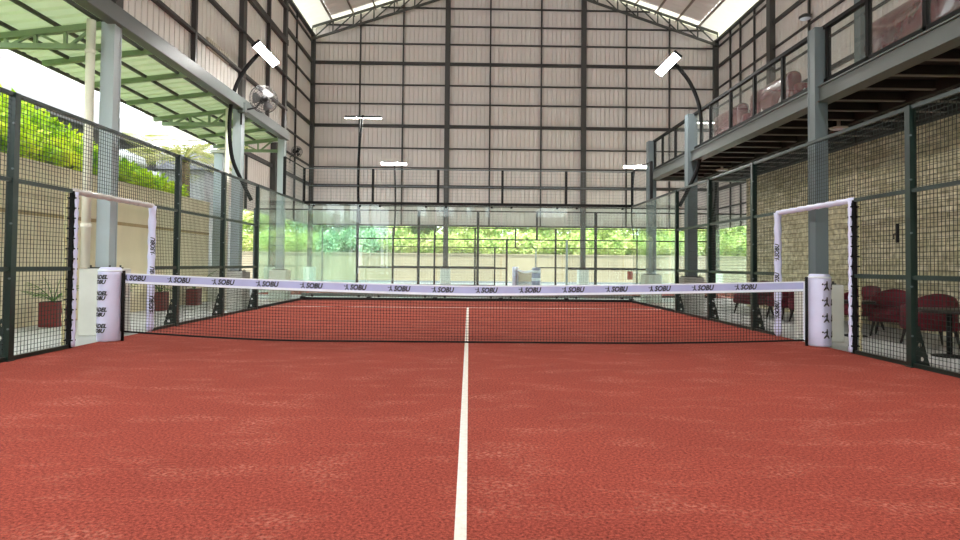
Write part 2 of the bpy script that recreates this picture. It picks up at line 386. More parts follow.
# near left wall above the canopy
NX = -5.5
WN = struct(ribbed((NX, -13), (NX, 9.45), 4.85, lambda s: roof_z(NX)-.05, (1, 0), pitch=.19, depth=.03, rib=.04).build('wall_left_upper', 'clad_soft'), 'upper ribbed sheet wall above the left canopy')
for z, big in ((5.62, 0), (6.6, 0), (7.62, 1), (8.6, 0), (9.6, 0), (10.7, 1), (12, 0)):
    MB().bar((NX+.06, -13, z), (NX+.06, 9.4, z), .1, .16 if big else .06).build('girt', 'girt', WN)
for y in (-8, -2.1, 3.4, 7.75): MB().bar((NX+.07, y, 4.9), (NX+.07, y, 16), .09, .085).build('stud', 'girt', WN)
bevel(MB().bar((NX+.08, -13, 4.84), (NX+.08, 9.4, 4.84), .2, .26).build('base_beam', 'beam', WN), .01)
struct(MB().box(HX0, NX, 9.45, 9.6, 4.7, 16.4).build('wall_return', 'clad'))
# end wall behind the viewpoint, with a row of high openings
WF = MB()
xs = [NX, -3.6, -2.9, -2.3, -1.0, -.2, .2, 1.1, 1.45, 4.6, 6.8, HX1]
WF.box(NX, HX1, -13.3, -13.1, 0, 4.35).box(NX, HX1, -13.3, -13.1, 5.1, 15.3)
for i in range(0, len(xs), 2): WF.box(xs[i], xs[i+1], -13.3, -13.1, 4.35, 5.1)
struct(WF.build('wall_front', 'clad'))
for i, (a, b) in enumerate([(-3.6, -2.9), (-2.3, -1.0), (-.2, .2), (1.1, 1.45), (4.6, 6.8)]):
    w = struct(MB().bar((a, -13.2, 4.35), (b, -13.2, 4.35), .08).bar((a, -13.2, 5.1), (b, -13.2, 5.1), .08).bar((a, -13.2, 4.35), (a, -13.2, 5.1), .08).bar((b, -13.2, 4.35), (b, -13.2, 5.1), .08).build('window_%d' % (i+1), 'girt'))
    MB().box(a+.04, b-.04, -13.21, -13.19, 4.39, 5.06).build('pane', 'railglass', w)

# roof: ribbed opaque sheets with translucent bays by the eaves and by the gable
def roof_part(name, m, x0, x1, y0, y1):
    mb = MB(); n = max(2, int((y1-y0)/.25)); vs = []; fs = []
    for i in range(n+1):
        y = y0+(y1-y0)*i/n; o = .03*(i % 2)
        vs += [(x0, y, roof_z(x0)+o), (x1, y, roof_z(x1)+o)]
    fs = [(2*i, 2*i+1, 2*i+3, 2*i+2) for i in range(n)]
    m_ = len(vs); vs += [(x0, y0, roof_z(x0)+.08), (x1, y0, roof_z(x1)+.08), (x1, y1, roof_z(x1)+.08), (x0, y1, roof_z(x0)+.08)]
    if m == 'roof': fs.append((m_, m_+1, m_+2, m_+3))
    return struct(mb.add(vs, fs).build(name, m))
GS = 27.2
roof_part('ceiling_left', 'roof', HX0+1.3, RX, -14, GS); roof_part('ceiling_right', 'roof', RX, HX1-1.3, -14, GS)
M['eave_sheet'] = translucent('eave_sheet', S((226, 222, 212)), .10)
roof_part('ceiling_left_skylight', 'eave_sheet', HX0-.6, HX0+1.3, 9.6, HY+.3); roof_part('ceiling_right_skylight', 'eave_sheet', HX1-1.3, HX1+.6, -14, HY+.3)
roof_part('ceiling_left_gable_strip', 'skylight', HX0+1.3, RX, GS, HY+.3); roof_part('ceiling_right_gable_strip', 'skylight', RX, HX1-1.3, GS, HY+.3)
pur = thing('roof_purlins', 'thin steel purlins under the pale roof sheets', 'roof frame', (RX, 8, 16), kind='structure')
def mk(pr, fn): return fn
for k in range(1, 9):
    for s in (-1, 1):
        x = RX+s*((HX1-HX0)/2-1.28*k+.02); z = roof_z(x)-.08
        o = MB().bar((x, -13, z), (x, HY, z), .07, .13).build('purlin', 'purlin', pur); o.matrix_parent_inverse = Matrix.Translation((-RX, -8, -16))
# gable truss
def truss(name, label, y):
    t = thing(name, label, 'roof truss', (RX, y, 14.6))
    inv = Matrix.Translation((-RX, -y, -14.6))
    def add(n, mb):
        o = mb.build(n, 'truss', t); o.matrix_parent_inverse = inv
    for s in (-1, 1):
        xe = RX+s*(HX1-HX0)/2
        top = lambda k: (xe-s*k, y, roof_z(xe-s*k)-.12); bot = lambda k: (xe-s*k, y, roof_z(xe-s*k)-.85)
        add('top_chord', MB().bar(top(.1), top(12.3), .1, .13)); add('bottom_chord', MB().bar(bot(.1), bot(12.3), .1, .13))
        wb = MB()
        for i in range(10):
            k = .1+i*1.22
            wb.bar(bot(k), top(k), .07); wb.bar(bot(k), top(k+1.22), .06) if s < 0 else wb.bar(top(k+1.22), bot(k), .06)
        add('web', wb)
    return t
truss('roof_truss', 'sloping lattice truss along the top of the gable wall', HY-.35)

# stone wall under the mezzanine
struct(MB().box(8.0, 8.35, -9, 8.75, -.05, 3.64).build('wall_stone', 'stone'), 'rough stone-faced wall under the mezzanine')
struct(MB().box(8.35, 15, 8.45, 8.75, -.05, 3.64).build('wall_stone_end', 'stone'))
# retaining walls
rw = struct(MB().box(-7.75, -7.35, -9, 8.75, -.3, 2.74).build('wall_retaining_left', 'retain'), 'beige garden retaining wall beside the left aisle')
MB().box(-7.352, -7.34, -9, 8.75, 1.86, 1.93).build('tan_strip', 'tan_strip', rw)  # thin level strip, darker tan than the wall
MB().box(-7.77, -7.33, -9, 8.77, 2.74, 2.79).build('coping', 'retain', rw)
rb = struct(MB().box(-20, 24, 33, 33.4, -.3, 1.78).build('wall_retaining_back', 'retain2'), 'low beige wall behind the hall below the shrubs')
pil = MB()
for x in (-17, -12.2, -8.3, -5.6, -2.2, 2.2, 6.4, 10.6, 14.8): pil.box(x, x+.04, 32.985, 33.01, -.1, 1.78)
pil.build('tan_strip', 'tan_strip', rb)  # upright joints of the low wall
MB().box(-20, 24, 32.96, 33.44, 1.78, 1.86).build('coping', 'retain2', rb)

# ------------------------------------------------------------------ columns
def column(x, y, h, label, w=.22, d=.24, m='colsteel', pw=.5, ph=.9, base=-.012, group=None):
    t = thing('steel_column', label, 'column', (x, y, base), group=group, kind='thing')
    hs = MB(); tf = .025
    hs.box(-w/2, w/2, -d/2, -d/2+tf, 0, h).box(-w/2, w/2, d/2-tf, d/2, 0, h).box(-.02, .02, -d/2+tf, d/2-tf, 0, h)
    hs.box(-w/2+.005, w/2-.005, -d/2+.03, d/2-.03, 0, h)
    hs.build('shaft', m, t)
    if ph:
        bevel(MB().box(-pw/2, pw/2, -pw/2, pw/2, 0, ph).build('plinth', 'plinth', t), .02)
        bp = MB().box(-w/2-.07, w/2+.07, -d/2-.07, d/2+.07, ph, ph+.02)
        for i in (-1, 1):
            for j in (-1, 1): bp.tube([(i*(w/2+.04), j*(d/2+.04), ph+.02), (i*(w/2+.04), j*(d/2+.04), ph+.05)], .013, 6)
        bp.build('base_plate', 'stud', t)
    return t
def upper(t, z0, z1, w=.26, d=.26):
    MB().box(-w/2, w/2, -d/2, d/2, z0, z1).build('upper_shaft', 'stud', t)
c = column(-5.5, .8, 4.75, 'skylit blue grey column on a tall white plinth behind the left net post', w=.2, d=.2, m='pale_skylit', pw=.5, ph=1.0); upper(c, 4.75, 16, .22, .2)
c = column(-5.5, 5.95, 4.75, 'grey column carrying the black wall fan', w=.2, d=.22, m='pale_skylit'); upper(c, 4.75, 16, .22, .22)
c = column(-5.5, 9.3, 4.75, 'grey column at the far end of the left canopy', w=.2, d=.2, m='pale_skylit'); upper(c, 4.75, 16, .18, .18)
column(5.42, .74, 4.83, 'grey column rising through the mezzanine edge behind the right net post', w=.2, d=.2, pw=.5, ph=.86)
column(5.42, 6.12, 4.83, 'grey column under the mezzanine beside the right curved lamp pole', w=.24, d=.22, pw=.5, ph=.86)
column(5.42, 9.35, 4.83, 'grey column at the far end of the mezzanine', w=.24, d=.22, pw=.5, ph=.86)
column(-1.39, HY-.15, 17.6, 'tall dark column on the gable wall, left of its middle', w=.3, d=.2, m='stud', pw=.6, ph=.9)
column(6.87, HY-.15, 17.6, 'tall dark column on the gable wall, right of its middle', w=.3, d=.2, m='stud', pw=.6, ph=.9)
column(HX0+.1, HY-.12, 14.9, 'dark corner column where the gable meets the left wall', w=.26, d=.26, m='stud', pw=.6, ph=.9)
column(HX1-.12, HY-.12, 14.9, 'dark corner column where the gable meets the right wall', w=.32, d=.3, m='stud', pw=.6, ph=.9)
column(HX0+.12, 20.9, 14.8, 'dark column on the rear left wall seen under the canopy', w=.26, d=.3, m='stud', pw=.6, ph=.9)
column(HX1-.14, 21.1, 14.8, 'dark column on the right wall, the farther one above the mezzanine', w=.28, d=.36, m='stud', pw=.6, ph=.9)
column(HX1-.14, 14.2, 14.8, 'grey column on the right wall seen through the railing glass', w=.28, d=.36, m='colsteel', pw=.6, ph=.9)
t = column(-7.2, 9.05, 4.25, 'skylit blue grey capped column at the end of the garden wall', w=.24, d=.24, m='pale_skylit', pw=.42, ph=.95)
MB().box(-.2, .2, -.2, .2, 4.25, 4.33).build('cap', 'plinth', t)

# ------------------------------------------------------------------ left canopy
cn = thing('canopy', 'pale green ribbed lean-to canopy over the left aisle', 'canopy', (-5.5, 3, 4.7))
inv = Matrix.Translation((5.5, -3, -4.7))
def cz(x): return 4.86+.13*(x+5.5)+0.0      # sheet height falls outwards
def cadd(n, mb, m='canopy_steel'):
    o = mb.build(n, m, cn); o.matrix_parent_inverse = inv; return o
vs = []; fs = []; y = -8.0; i = 0
while y < 9.6:
    for dy, o in ((0, 0), (.17, 0), (.2, .035), (.25, .035), (.28, 0)):
        vs += [(-5.6, y+dy, cz(-5.6)+o), (-7.55, y+dy, cz(-7.55)+o)]
    y += .28
n = len(vs)//2
cadd('roof_sheet', MB().add(vs, [(2*i, 2*i+1, 2*i+3, 2*i+2) for i in range(n-1)]), 'canopy_sheet')
for y in (-4.8, .8, 5.95, 9.3):
    tr = MB(); a = lambda x: (x, y, cz(x)-.12); b0 = 4.38
    tr.bar(a(-5.55), a(-7.5), .09, .09).bar((-5.55, y, b0), (-7.3, y, b0), .08, .08)
    tr.bar((-5.58, y, b0), (-5.58, y, cz(-5.58)-.1), .08)
    for k, (p, q) in enumerate(((-5.75, -6.2), (-6.2, -6.65), (-6.65, -7.1))):
        tr.bar((q, y, b0), a(q), .045)
        tr.bar((q+.05, y, b0), a(p), .04) if k != 1 else tr.bar((p, y, b0), a(q), .04)
    cadd('truss', tr)
for y in (-3.4, -2, -.6, 2.1, 3.4, 4.7, 7.1, 8.2):
    cadd('rafter', MB().bar((-5.55, y, cz(-5.55)-.07), (-7.44, y, cz(-7.44)-.07), .07, .09))
for x in (-5.72, -6.35, -7.0): cadd('purlin', MB().bar((x, -8, cz(x)-.03), (x, 9.5, cz(x)-.03), .05, .05), 'stud')
cadd('fascia', MB().bar((-7.53, -8, cz(-7.53)-.02), (-7.53, 9.5, cz(-7.53)-.02), .03, .07), 'stud')
for (x, y, r, lb) in ((-5.66, .55, .062, 'white rain pipe beside the left column with the tall white plinth'), (-5.66, 5.7, .055, 'cream rain pipe beside the column with the wall fan')):
    t = thing('rain_pipe', lb, 'pipe', (x, y, 0)); MB().tube([(0, 0, 1.0 if y < 1 else -.01), (0, 0, 4.7)], r, 14).build('pipe', 'pipe', t, True)
    for z in (1.6, 2.9, 4.2): MB().lathe([(r+.012, z), (r+.012, z+.05)], 14).build('clip', 'pipe', t)

# ------------------------------------------------------------------ court fences (both sides)
def gusset(s):
    """drilled triangular base plate, in the plane across the fence; s = outward sign"""
    mb = MB(); x0, N, th = .04, 16, .012
    zs = [0, .17, .32, .46]; wd = lambda z: .16-.12*z/.46
    for k in range(3):
        z0, z1 = zs[k], zs[k+1]; cx = x0+(wd(z0)+wd(z1))/4; czz = (z0+z1)/2; r = min((z1-z0)*.3, (wd(z0)+wd(z1))*.16, .026)
        quad = [(x0, z0), (x0+wd(z0), z0), (x0+wd(z1), z1), (x0, z1)]
        out = []
        for e in range(4):
            p, q = quad[e], quad[(e+1) % 4]
            for j in range(4): out.append((p[0]+(q[0]-p[0])*j/4, p[1]+(q[1]-p[1])*j/4))
        ins = []
        for (ux, uz) in out:
            d = math.hypot(ux-cx, uz-czz); ins.append((cx+(ux-cx)/d*r, czz+(uz-czz)/d*r))
        for yy in (-th/2, th/2):
            base = len(mb.v); mb.add([(s*u, yy, z) for u, z in out+ins], [(j, (j+1) % N, N+(j+1) % N, N+j) for j in range(N)])
    return mb
def side_fence(s, label):
    t = thing('court_fence', label, 'fence', (s*CH, 0, 0))
    posts = [-9.9, -7.9, -5.9, -3.85, -1.8, 1.98, 3.92, 5.9]
    for y in posts:
        p = MB().box(-.04, .04, -.04, .04, 0, FH); p.box(-.05, .05, -.05, .05, 0, .012)
        o = p.build('post', 'green', t, loc=(0, y, 0))
        gusset(s).build('base_bracket', 'green', o)
        for z in (.35, .9, 1.5, 2.1, 2.6): MB().tube([(-s*.03, -.036, z), (-s*.03, -.052, z)], .012, 6).build('bolt', 'colsteel', o)
    runs = [(-9.9, -.82), (1.15, 5.9)]
    for a, b in runs:
        for z in (.025, 1.0, 1.98): MB().bar((0, a, z), (0, b, z), .045, .045).build('rail', 'green', t)
    MB().bar((0, -9.9, FH-.02), (0, YB, FH-.02), .045, .045).build('top_rail', 'green', t)
    MB().bar((0, 5.9, .03), (0, YB, .03), .05, .06).build('base_rail', 'black', t)
    segs = [(-5.9, -3.85), (-3.85, -1.8), (-1.8, -.84), (1.15, 1.98), (1.98, 3.92), (3.92, 5.9)]
    for a, b in segs: wires(MB(), lambda u, v: (s*.015, u, v), a, b, .03, FH-.03, .052, .052, .005).build('wire_panel', 'wire', t)
    wires(MB(), lambda u, v: (s*.015, u, v), -.78, 1.15, 2.0, FH-.03, .052, .052, .005).build('wire_panel', 'wire', t)
    return t
side_fence(-1, 'dark green wire mesh fence along the left side of the red court')
side_fence(1, 'dark green wire mesh fence along the right side of the red court')

# side glass, back glass
for s, side in ((-1, 'left'), (1, 'right')):
    for a, b, w in ((5.95, 7.9, 'next to the mesh'), (7.92, YB-.02, 'next to the back corner')):
        g = MB().box(s*CH-.006, s*CH+.006, a, b, .06, FH-.04).build('glass_panel', 'glass')
        tag(g, 'clear glass panel on the %s side of the court, %s' % (side, w), 'glass panel', 'side glass panels of the red court')
where = ['in the left corner', 'second from the left corner', 'in the middle, behind the centre line', 'second from the right corner', 'in the right corner']
for i in range(5):
    g = MB().box(-5+2*i+.01, -3+2*i-.01, YB-.006, YB+.006, .07, FH-.04).build('glass_panel', 'glass')
    tag(g, 'clear back glass panel of the red court, ' + where[i], 'glass panel', 'back glass panels of the red court')
    for x in (-5+2*i+.3, -3+2*i-.3):
        for z in (.12, FH-.09): MB().box(x-.03, x+.03, YB-.02, YB+.02, z-.03, z+.03).build('clamp', 'black', g)
bf = thing('base_frame', 'black steel base rail under the back glass of the red court', 'rail', (0, YB, 0))
MB().box(-5.05, 5.05, -.04, .04, 0, .075).build('rail', 'black', bf)
MB().box(-5.05, 5.05, .05, .14, .1, .2).build('rear_channel', 'beam', bf)
for x in (-5, -3, -1, 1, 3, 5): MB().box(x-.06, x+.06, -.05, .16, 0, .1).build('bracket', 'black', bf)

# upper mesh on the back wall, returning along both sides
uf = thing('upper_mesh_fence', 'thin black mesh fence standing on top of the back glass', 'fence', (0, YB, FH))
UH = 1.04
for x in (-5, -2.92, -.94, 1.02, 2.97, 5): MB().box(x-.035, x+.035, -.03, .03, 0, UH).build('post', 'black', uf)
MB().bar((-5, 0, 0), (5, 0, 0), .07, .08).build('bottom_rail', 'black', uf)
MB().bar((-5, 0, UH), (5, 0, UH), .025, .025).build('top_rail', 'colsteel', uf)
MB().bar((-5, 0, .52), (5, 0, .52), .012, .012).build('mid_wire', 'colsteel', uf)
wires(MB(), lambda u, v: (u, 0, v), -5, 5, .02, UH, .1, .1, .0035).build('wire_panel', 'colsteel', uf)
for s in (-1, 1):
    wires(MB(), lambda u, v: (s*5, u, v), -1.95, 0, .02, UH, .1, .1, .0035).build('wire_panel', 'colsteel', uf)
    MB().bar((s*5, -1.95, UH), (s*5, 0, UH), .025).build('top_rail', 'black', uf)
    MB().box(s*5-.035, s*5+.035, -1.98, -1.92, 0, UH).build('post', 'black', uf)

# ------------------------------------------------------------------ padded gateways at the net
def gateway(s, label, head):
    t = thing('padded_gateway', label, 'gateway', (s*CH, 0, 0)); H = 1.98; ya, yb = -.78, 1.15
    # far jamb: fat white sleeve with vertical lettering
    j = MB(); pts = [(0, yb, .0)]+[(0, yb, .05+k*(H-.05)/24) for k in range(25)]
    j.tube(pts, [.03]+[.054+.006*math.sin(k*1.9) for k in range(25)], 16)
    jo = j.build('sleeve', 'vinyl', t, True)
    le = MB(); n = 0
    def wrap(u, v):   # u runs up the sleeve, v around it (towards court and camera)
        a = math.atan2(-1, -s*.9)+(-v/.062); return (.063*math.cos(a), yb+.063*math.sin(a), u)
    z = .28
    while z < H-.4:
        w = put(le, icon_poly(), z, -.035, .07, wrap); put(le, text_poly('SOBU'), z+w*.95, -.035, .07, wrap, .9); z += .46
    le.build('lettering', 'ink', jo)
    # header sleeve
    h = MB(); pts = [(0, ya+(yb-ya)*k/24, H) for k in range(25)]
    h.tube(pts, [.04+.005*math.sin(k*2.1) for k in range(25)], 14); h.build('header_sleeve', head, t, True)
    # near jamb: black post with pale foam edges tied on
    p = MB().box(-.022, .022, ya-.034, ya+.034, 0, H).build('near_post', 'black', t)
    for d, m in ((-s*.05, 'vinyl'), (s*.062, 'cream')):
        f = MB(); f.tube([(d, ya-(.02 if m == 'cream' else 0), k*(H-.03)/36+.02) for k in range(37)], [.022+.005*math.sin(k*PI/1.5) for k in range(37)], 10)
        f.build('foam_edge', m, p, True)
    for k in range(15):
        z = .1+k*.128; MB().box(min(-s*.058, s*.068), max(-s*.058, s*.068), ya-.037, ya+.037, z-.009, z+.009).build('strap', 'black', p)
    return t
gateway(-1, 'white padded gateway frame at the left end of the net', 'grey_pad')
gateway(1, 'white padded gateway frame at the right end of the net', 'vinyl')

# ------------------------------------------------------------------ net and its posts
def ztop(x): return .80+(.135 if x < 0 else .105)*(abs(x)/4.8)**1.4
def zbot(x):
    a = abs(x); k = .115 if x < 0 else .06
    return .015+k*max(0, (a-2.2)/2.6)**1.6
NL, NR = -4.79, 4.79
net = thing('court_net', 'black net with a lavender and white headband across the red court', 'net', (0, 0, 0))
nm = MB(); nx = 230; nz = 18
P = lambda i, j: (NL+(NR-NL)*i/nx, 0, zbot(NL+(NR-NL)*i/nx)+(ztop(NL+(NR-NL)*i/nx)-.1-zbot(NL+(NR-NL)*i/nx))*j/nz)
for i in range(nx+1): nm.bar(P(i, 0), P(i, nz), .0042, caps=False)
for j in range(nz+1):
    for i in range(0, nx, 5): nm.bar(P(i, j), P(min(nx, i+5), j), .0042, caps=False)
nm.build('netting', 'netcord', net)
def strip(z0, z1, y, n=60, th=.006):
    mb = MB(); vs = []
    for i in range(n+1):
        x = NL+(NR-NL)*i/n; vs += [(x, y-th, ztop(x)+z0), (x, y+th, ztop(x)+z0), (x, y+th, ztop(x)+z1), (x, y-th, ztop(x)+z1)]
    fs = []
    for i in range(n):
        for k in range(4): fs.append((4*i+k, 4*i+(k+1) % 4, 4*i+4+(k+1) % 4, 4*i+4+k))
    fs += [(0, 1, 2, 3), (4*n+3, 4*n+2, 4*n+1, 4*n)]
    return mb.add(vs, fs)
hb = strip(-.13, 0, 0).build('headband', 'lav', net)
strip(-.014, .004, 0, th=.009).build('hem', 'hem', hb); strip(-.137, -.105, 0, th=.009).build('hem', 'hem', hb)
x = -.33-.612*7; hh = .078
while x < 4.5:
    u0 = x-.17; fn = lambda u, v: (u, -.0095, ztop(u)+v)
    le = MB(); w = put(le, icon_poly(), u0, -.098, hh, fn, .95); put(le, text_poly('SOBU'), u0+w+.012, -.098, hh*.97, fn, .9)
    le.build('lettering', 'ink', hb); x += .612
MB().tube([(NL+(NR-NL)*i/40, 0, zbot(NL+(NR-NL)*i/40)) for i in range(41)], .012, 8).build('bottom_rope', 'black', net, True)
for x in (NL, NR): MB().box(x-.02, x+.02, -.012, .012, zbot(x), ztop(x)).build('end_strap', 'hem' if x > 0 else 'black', net)

def net_post(s, label):
    t = thing('net_post', label, 'net post', (4.99 if s > 0 else -4.95, -.02, 0)); r = .148
    MB().tube([(-s*.185, .0, 0), (-s*.185, .0, .97)], .02, 8).build('steel_upright', 'black', t, True)
    pd = MB().lathe([(r-.012, 0), (r, .02), (r+.004, .3), (r-.002, .6), (r+.003, .9), (r, .97), (r-.012, .975), (r-.012, 1.0), (r-.03, 1.015)], 40).build('padding', 'vinyl', t, True)
    MB().lathe([(r+.004, .955), (r+.006, .96), (r+.006, .975), (r+.002, .98)], 40).build('rim', 'hem', pd, True)
    R = r+.008
    def wrap(u, v):
        a = -PI/2+u/R; return (R*math.cos(a), R*math.sin(a), v)
    for k in range(4):
        z = .12+.222*k; le = MB()
        if s < 0:
            for tx, dz in (('PADEL', .068), ('SOBU', 0)):
                art = text_poly(tx, .045, .3); w = art[2]*.058; put(le, art, (.052 if tx == 'PADEL' else .034)-w, z+dz, .058, wrap)
        else:
            w = put(le, icon_poly(), -.055, z, .13, wrap, .9); put(le, text_poly('SOBU', .045, .3), .085, z+.01, .09, wrap)
        le.build('lettering', 'ink', pd)
    return t
net_post(-1, 'white padded round net post with lettering at the left end of the net')
net_post(1, 'white padded round net post with player figures at the right end of the net')

# ------------------------------------------------------------------ court lamps
def lamp(label, pole, axis, head, tilt, L=1.35, group='curved floodlight poles', on=True):
    """pole: world points from the fence up; axis: unit vector of the bar; head: its centre; tilt: direction the lens faces"""
    o0 = Vector(pole[0]); t = thing('court_lamp', label, 'floodlight', tuple(o0), group=group)
    # smooth the pole through its points
    pts = [Vector(p)-o0 for p in pole]; sm = []
    for i in range(len(pts)-1):
        p0 = pts[max(0, i-1)]; p1 = pts[i]; p2 = pts[i+1]; p3 = pts[min(len(pts)-1, i+2)]
        for k in range(6):
            u = k/6; sm.append(.5*((2*p1)+(p2-p0)*u+(2*p0-5*p1+4*p2-p3)*u*u+(3*p1-p0-3*p2+p3)*u**3))
    sm.append(pts[-1])
    MB().tube(sm, .045, 10).build('pole', 'black', t, True)
    ax = Vector(axis); f = Vector(tilt).normalized(); sd = ax.cross(f).normalized(); c = Vector(head)-o0
    def blk(l, w, d0, d1):
        vs = [c+ax*(a*l/2)+sd*(b*w/2)+f*d for d in (d0, d1) for a, b in ((-1,-1),(1,-1),(1,1),(-1,1))]
        return MB().add(vs, [(0,3,2,1),(4,5,6,7),(0,1,5,4),(1,2,6,5),(2,3,7,6),(3,0,4,7)])
    hs = blk(L, .2, -.04, .024)
    for k in range(14):
        a = ax*(-L/2+L*(k+.5)/14); p = c+a-f*.035; hs.bar(p-sd*.11, p+sd*.11, .02, .04, up=tuple(f))
    h = hs.build('housing', 'lamp_body', t)
    blk(L-.03, .18, .025, .032).build('lens', 'lamp_on', h)
    MB().bar(pts[-1], c-f*.05, .06).build('bracket', 'black', t)
    return t
for s, sd, b in ((-1, 'left', 5.35), (1, 'right', 5.6)):
    pole = [(s*5.06, b+.3, 2.55), (s*5.25, b+.25, 2.95), (s*5.46, b+.15, 3.5), (s*5.5, b+.05, 4.2), (s*5.42, b, 4.9), (s*5.2, b, 5.45), (s*4.88, b, 5.86)]
    lamp('lit floodlight bar on a curved black pole on the %s side of the red court' % sd, pole, (0, 1, 0), (s*4.68, b, 5.88), (-s*.62, 0, -.78))
    y2 = -5.4; pole2 = [(p[0], p[1]-b+y2, p[2]) for p in pole]
    lamp('lit floodlight bar behind the viewpoint on the %s side of the red court' % sd, pole2, (0, 1, 0), (s*4.68, y2, 5.88), (-s*.62, 0, -.78))
for (x, y, sg, lb) in ((-3.85, 13, 1, 'floodlight seen from behind on the near left side of the second court'), (8.65, 13, 1, 'floodlight on the near right side of the second court behind the mezzanine railing'),
                       (-3.9, 23, -1, 'glowing floodlight on the far left side of the second court'), (8.65, 23, -1, 'glowing floodlight on the far right side of the second court')):
    pole = [(x, y-sg*.06, 2.55), (x, y-sg*.25, 2.95), (x, y-sg*.46, 3.5), (x, y-sg*.5, 4.2), (x, y-sg*.42, 4.9), (x, y-sg*.2, 5.7), (x, y+sg*.1, 6.28)]
    lamp(lb, pole, (1, 0, 0), (x, y+sg*.3, 6.38 if sg > 0 else 6.28), (0, .2 if sg > 0 else -.55, -.97), L=1.3)

# ------------------------------------------------------------------ second court fencing and net
def far_fence(label, y, out):
    t = thing('second_court_fence', label, 'fence', (2.43, y, 0))
    for k in (-3, -2, -1, 1, 2, 3):
        x = math.copysign({1: 2.1, 2: 4.2, 3: 6.36}[abs(k)], k)
        MB().box(x-.045, x+.045, -.04, .04, 0, 3.02).build('post', 'black', t)
    for x in (-10, 10): MB().box(x-.02, x+.02, -.02, .02, 0, 3.02).build('corner_post', 'colsteel', t)
    for x in (-1.07, 1.07): MB().box(x-.035, x+.035, -.035, .035, 0, 2.0).build('post', 'black' if x < 0 else 'pale_skylit', t)
    MB().box(-.035, .035, -.035, .035, 2.0, 3.02).build('post', 'black', t)
    for a, b in ((-6.36, -1.07), (1.07, 6.36)):
        for z in (.03, .98): MB().bar((a, 0, z), (b, 0, z), .05, .06).build('rail', 'black', t)
    for z, a in ((2.0, 6.36), (3.0, 10)): MB().bar((-a, 0, z), (a, 0, z), .04, .045).build('rail', 'black', t)
    for a, b in ((-10, -8.1), (-8.1, -6.36), (6.36, 8.1), (8.1, 10)): MB().box(a+.05, b-.05, -.006, .006, .05, 2.97).build('glass_pane', 'glass', t)
    wires(MB(), lambda u, v: (u, 0, v), -6.36, -1.07, .03, 3, .1, .1, .004).build('wire_panel', 'wire', t)
    wires(MB(), lambda u, v: (u, 0, v), 1.07, 6.36, .03, 3, .1, .1, .004).build('wire_panel', 'wire', t)
    return t
far_fence('black mesh fence along the near side of the second court', 13.0, 1)
far_fence('black mesh fence along the far side of the second court', 23.0, 1)
for x, lb in ((-7.6, 'left'), (12.45, 'right')):
    t = tag(MB().box(x-.006, x+.006, 13, 23, .05, 3.0).build('glass_end_wall', 'glass'), 'glass end wall on the %s of the second court' % lb, 'glass wall', 'second court glass ends')
n2 = thing('second_court_net', 'white-topped net of the second court seen end on', 'net', (2.43, 18, 0))
nb = MB(); w2 = lambda u, v: (0, u, .03+(.78+.14*(abs(u)/4.8)**2)*v)
for i in range(81): nb.bar(w2(-4.8+.12*i, 0), w2(-4.8+.12*i, 1), .006, caps=False)
for j in range(9):
    for i in range(12): nb.bar(w2(-4.8+.8*i, j/8), w2(-4+.8*i, j/8), .006, caps=False)
nb.build('netting', 'netcord', n2)
hb2 = MB()
for i in range(16):
    hb2.bar(Vector(w2(-4.8+.6*i, 1)), Vector(w2(-4.2+.6*i, 1)), .02, .1)
hb2.build('headband', 'hem', n2)
for y, m, lb in ((13.15, 'patpad', 'blue grey patterned net post at the near end of the second court net'), (22.85, 'vinyl', 'white net post at the far end of the second court net')):
    t = thing('net_post', lb, 'net post', (2.43, y, 0)); MB().lathe([(.14, 0), (.16, .03), (.16, .98), (.13, 1.02)], 24).build('padding', m, t, True)
    if m == 'patpad':
        bd = MB()
        for z in (.25, .55, .82): bd.lathe([(.163, z), (.163, z+.1)], 24)
        bd.build('stripe', 'hem', t, True)

t = thing('hanging_bag', 'small brick red bag hanging on the second court fence', 'bag', (5.75, 12.93, .62))
MB().rbox(-.1, .1, -.05, .03, 0, .3, .03).build('pouch', 'brick', t, True)
MB().tube([(-.06, -.01, .29), (-.03, -.01, .4), (.03, -.01, .4), (.06, -.01, .29)], .01, 6).build('strap', 'black', t, True)

# ------------------------------------------------------------------ mezzanine
mz = thing('mezzanine', 'grey steel mezzanine deck over the right aisle', 'mezzanine', (6.8, 0, 3.7))
mi = Matrix.Translation((-6.8, 0, -3.7))
def madd(n, mb, m):
    o = mb.build(n, m, mz); o.matrix_parent_inverse = mi; return o
eb = MB().box(5.36, 5.6, -9, 9.5, 3.65, 3.67).box(5.36, 5.6, -9, 9.5, 3.88, 3.9).box(5.39, 5.46, -9, 9.5, 3.67, 3.88)
madd('edge_beam', eb, 'beam')
madd('end_beam', MB().box(5.6, 15, 9.3, 9.5, 3.66, 3.9), 'beam')
madd('decking', MB().box(5.5, 15, -9, 9.45, 3.84, 3.9), 'deck')
for k in range(30):
    y = -8.6+.62*k
    madd('joist', MB().box(5.6, 8.0, y-.02, y+.02, 3.71, 3.838), 'deck'); madd('joist_flange', MB().box(5.6, 8.0, y-.035, y+.035, 3.695, 3.71), 'joist')
madd('long_beam', MB().box(6.75, 6.85, -9, 9.3, 3.66, 3.838), 'deck')
madd('long_beam', MB().box(7.9, 8.1, -9, 9.3, 3.66, 3.838), 'deck')
for (x, y, lb) in ((6.65, 2.2, 'round pale downlight under the mezzanine, nearest the column behind the right net post'), (6.55, 7.0, 'round pale downlight under the far part of the mezzanine')):
    t = thing('downlight', lb, 'ceiling light', (x, y, 3.6), group='round downlights under the mezzanine')
    MB().lathe([(.13, 0), (.15, .015), (.15, .03), (.03, .04), (.03, .24)], 24).build('housing', 'disc', t, True)
    MB().lathe([(.1, -.006), (.1, .004)], 24).build('lens', 'hem', t, True)
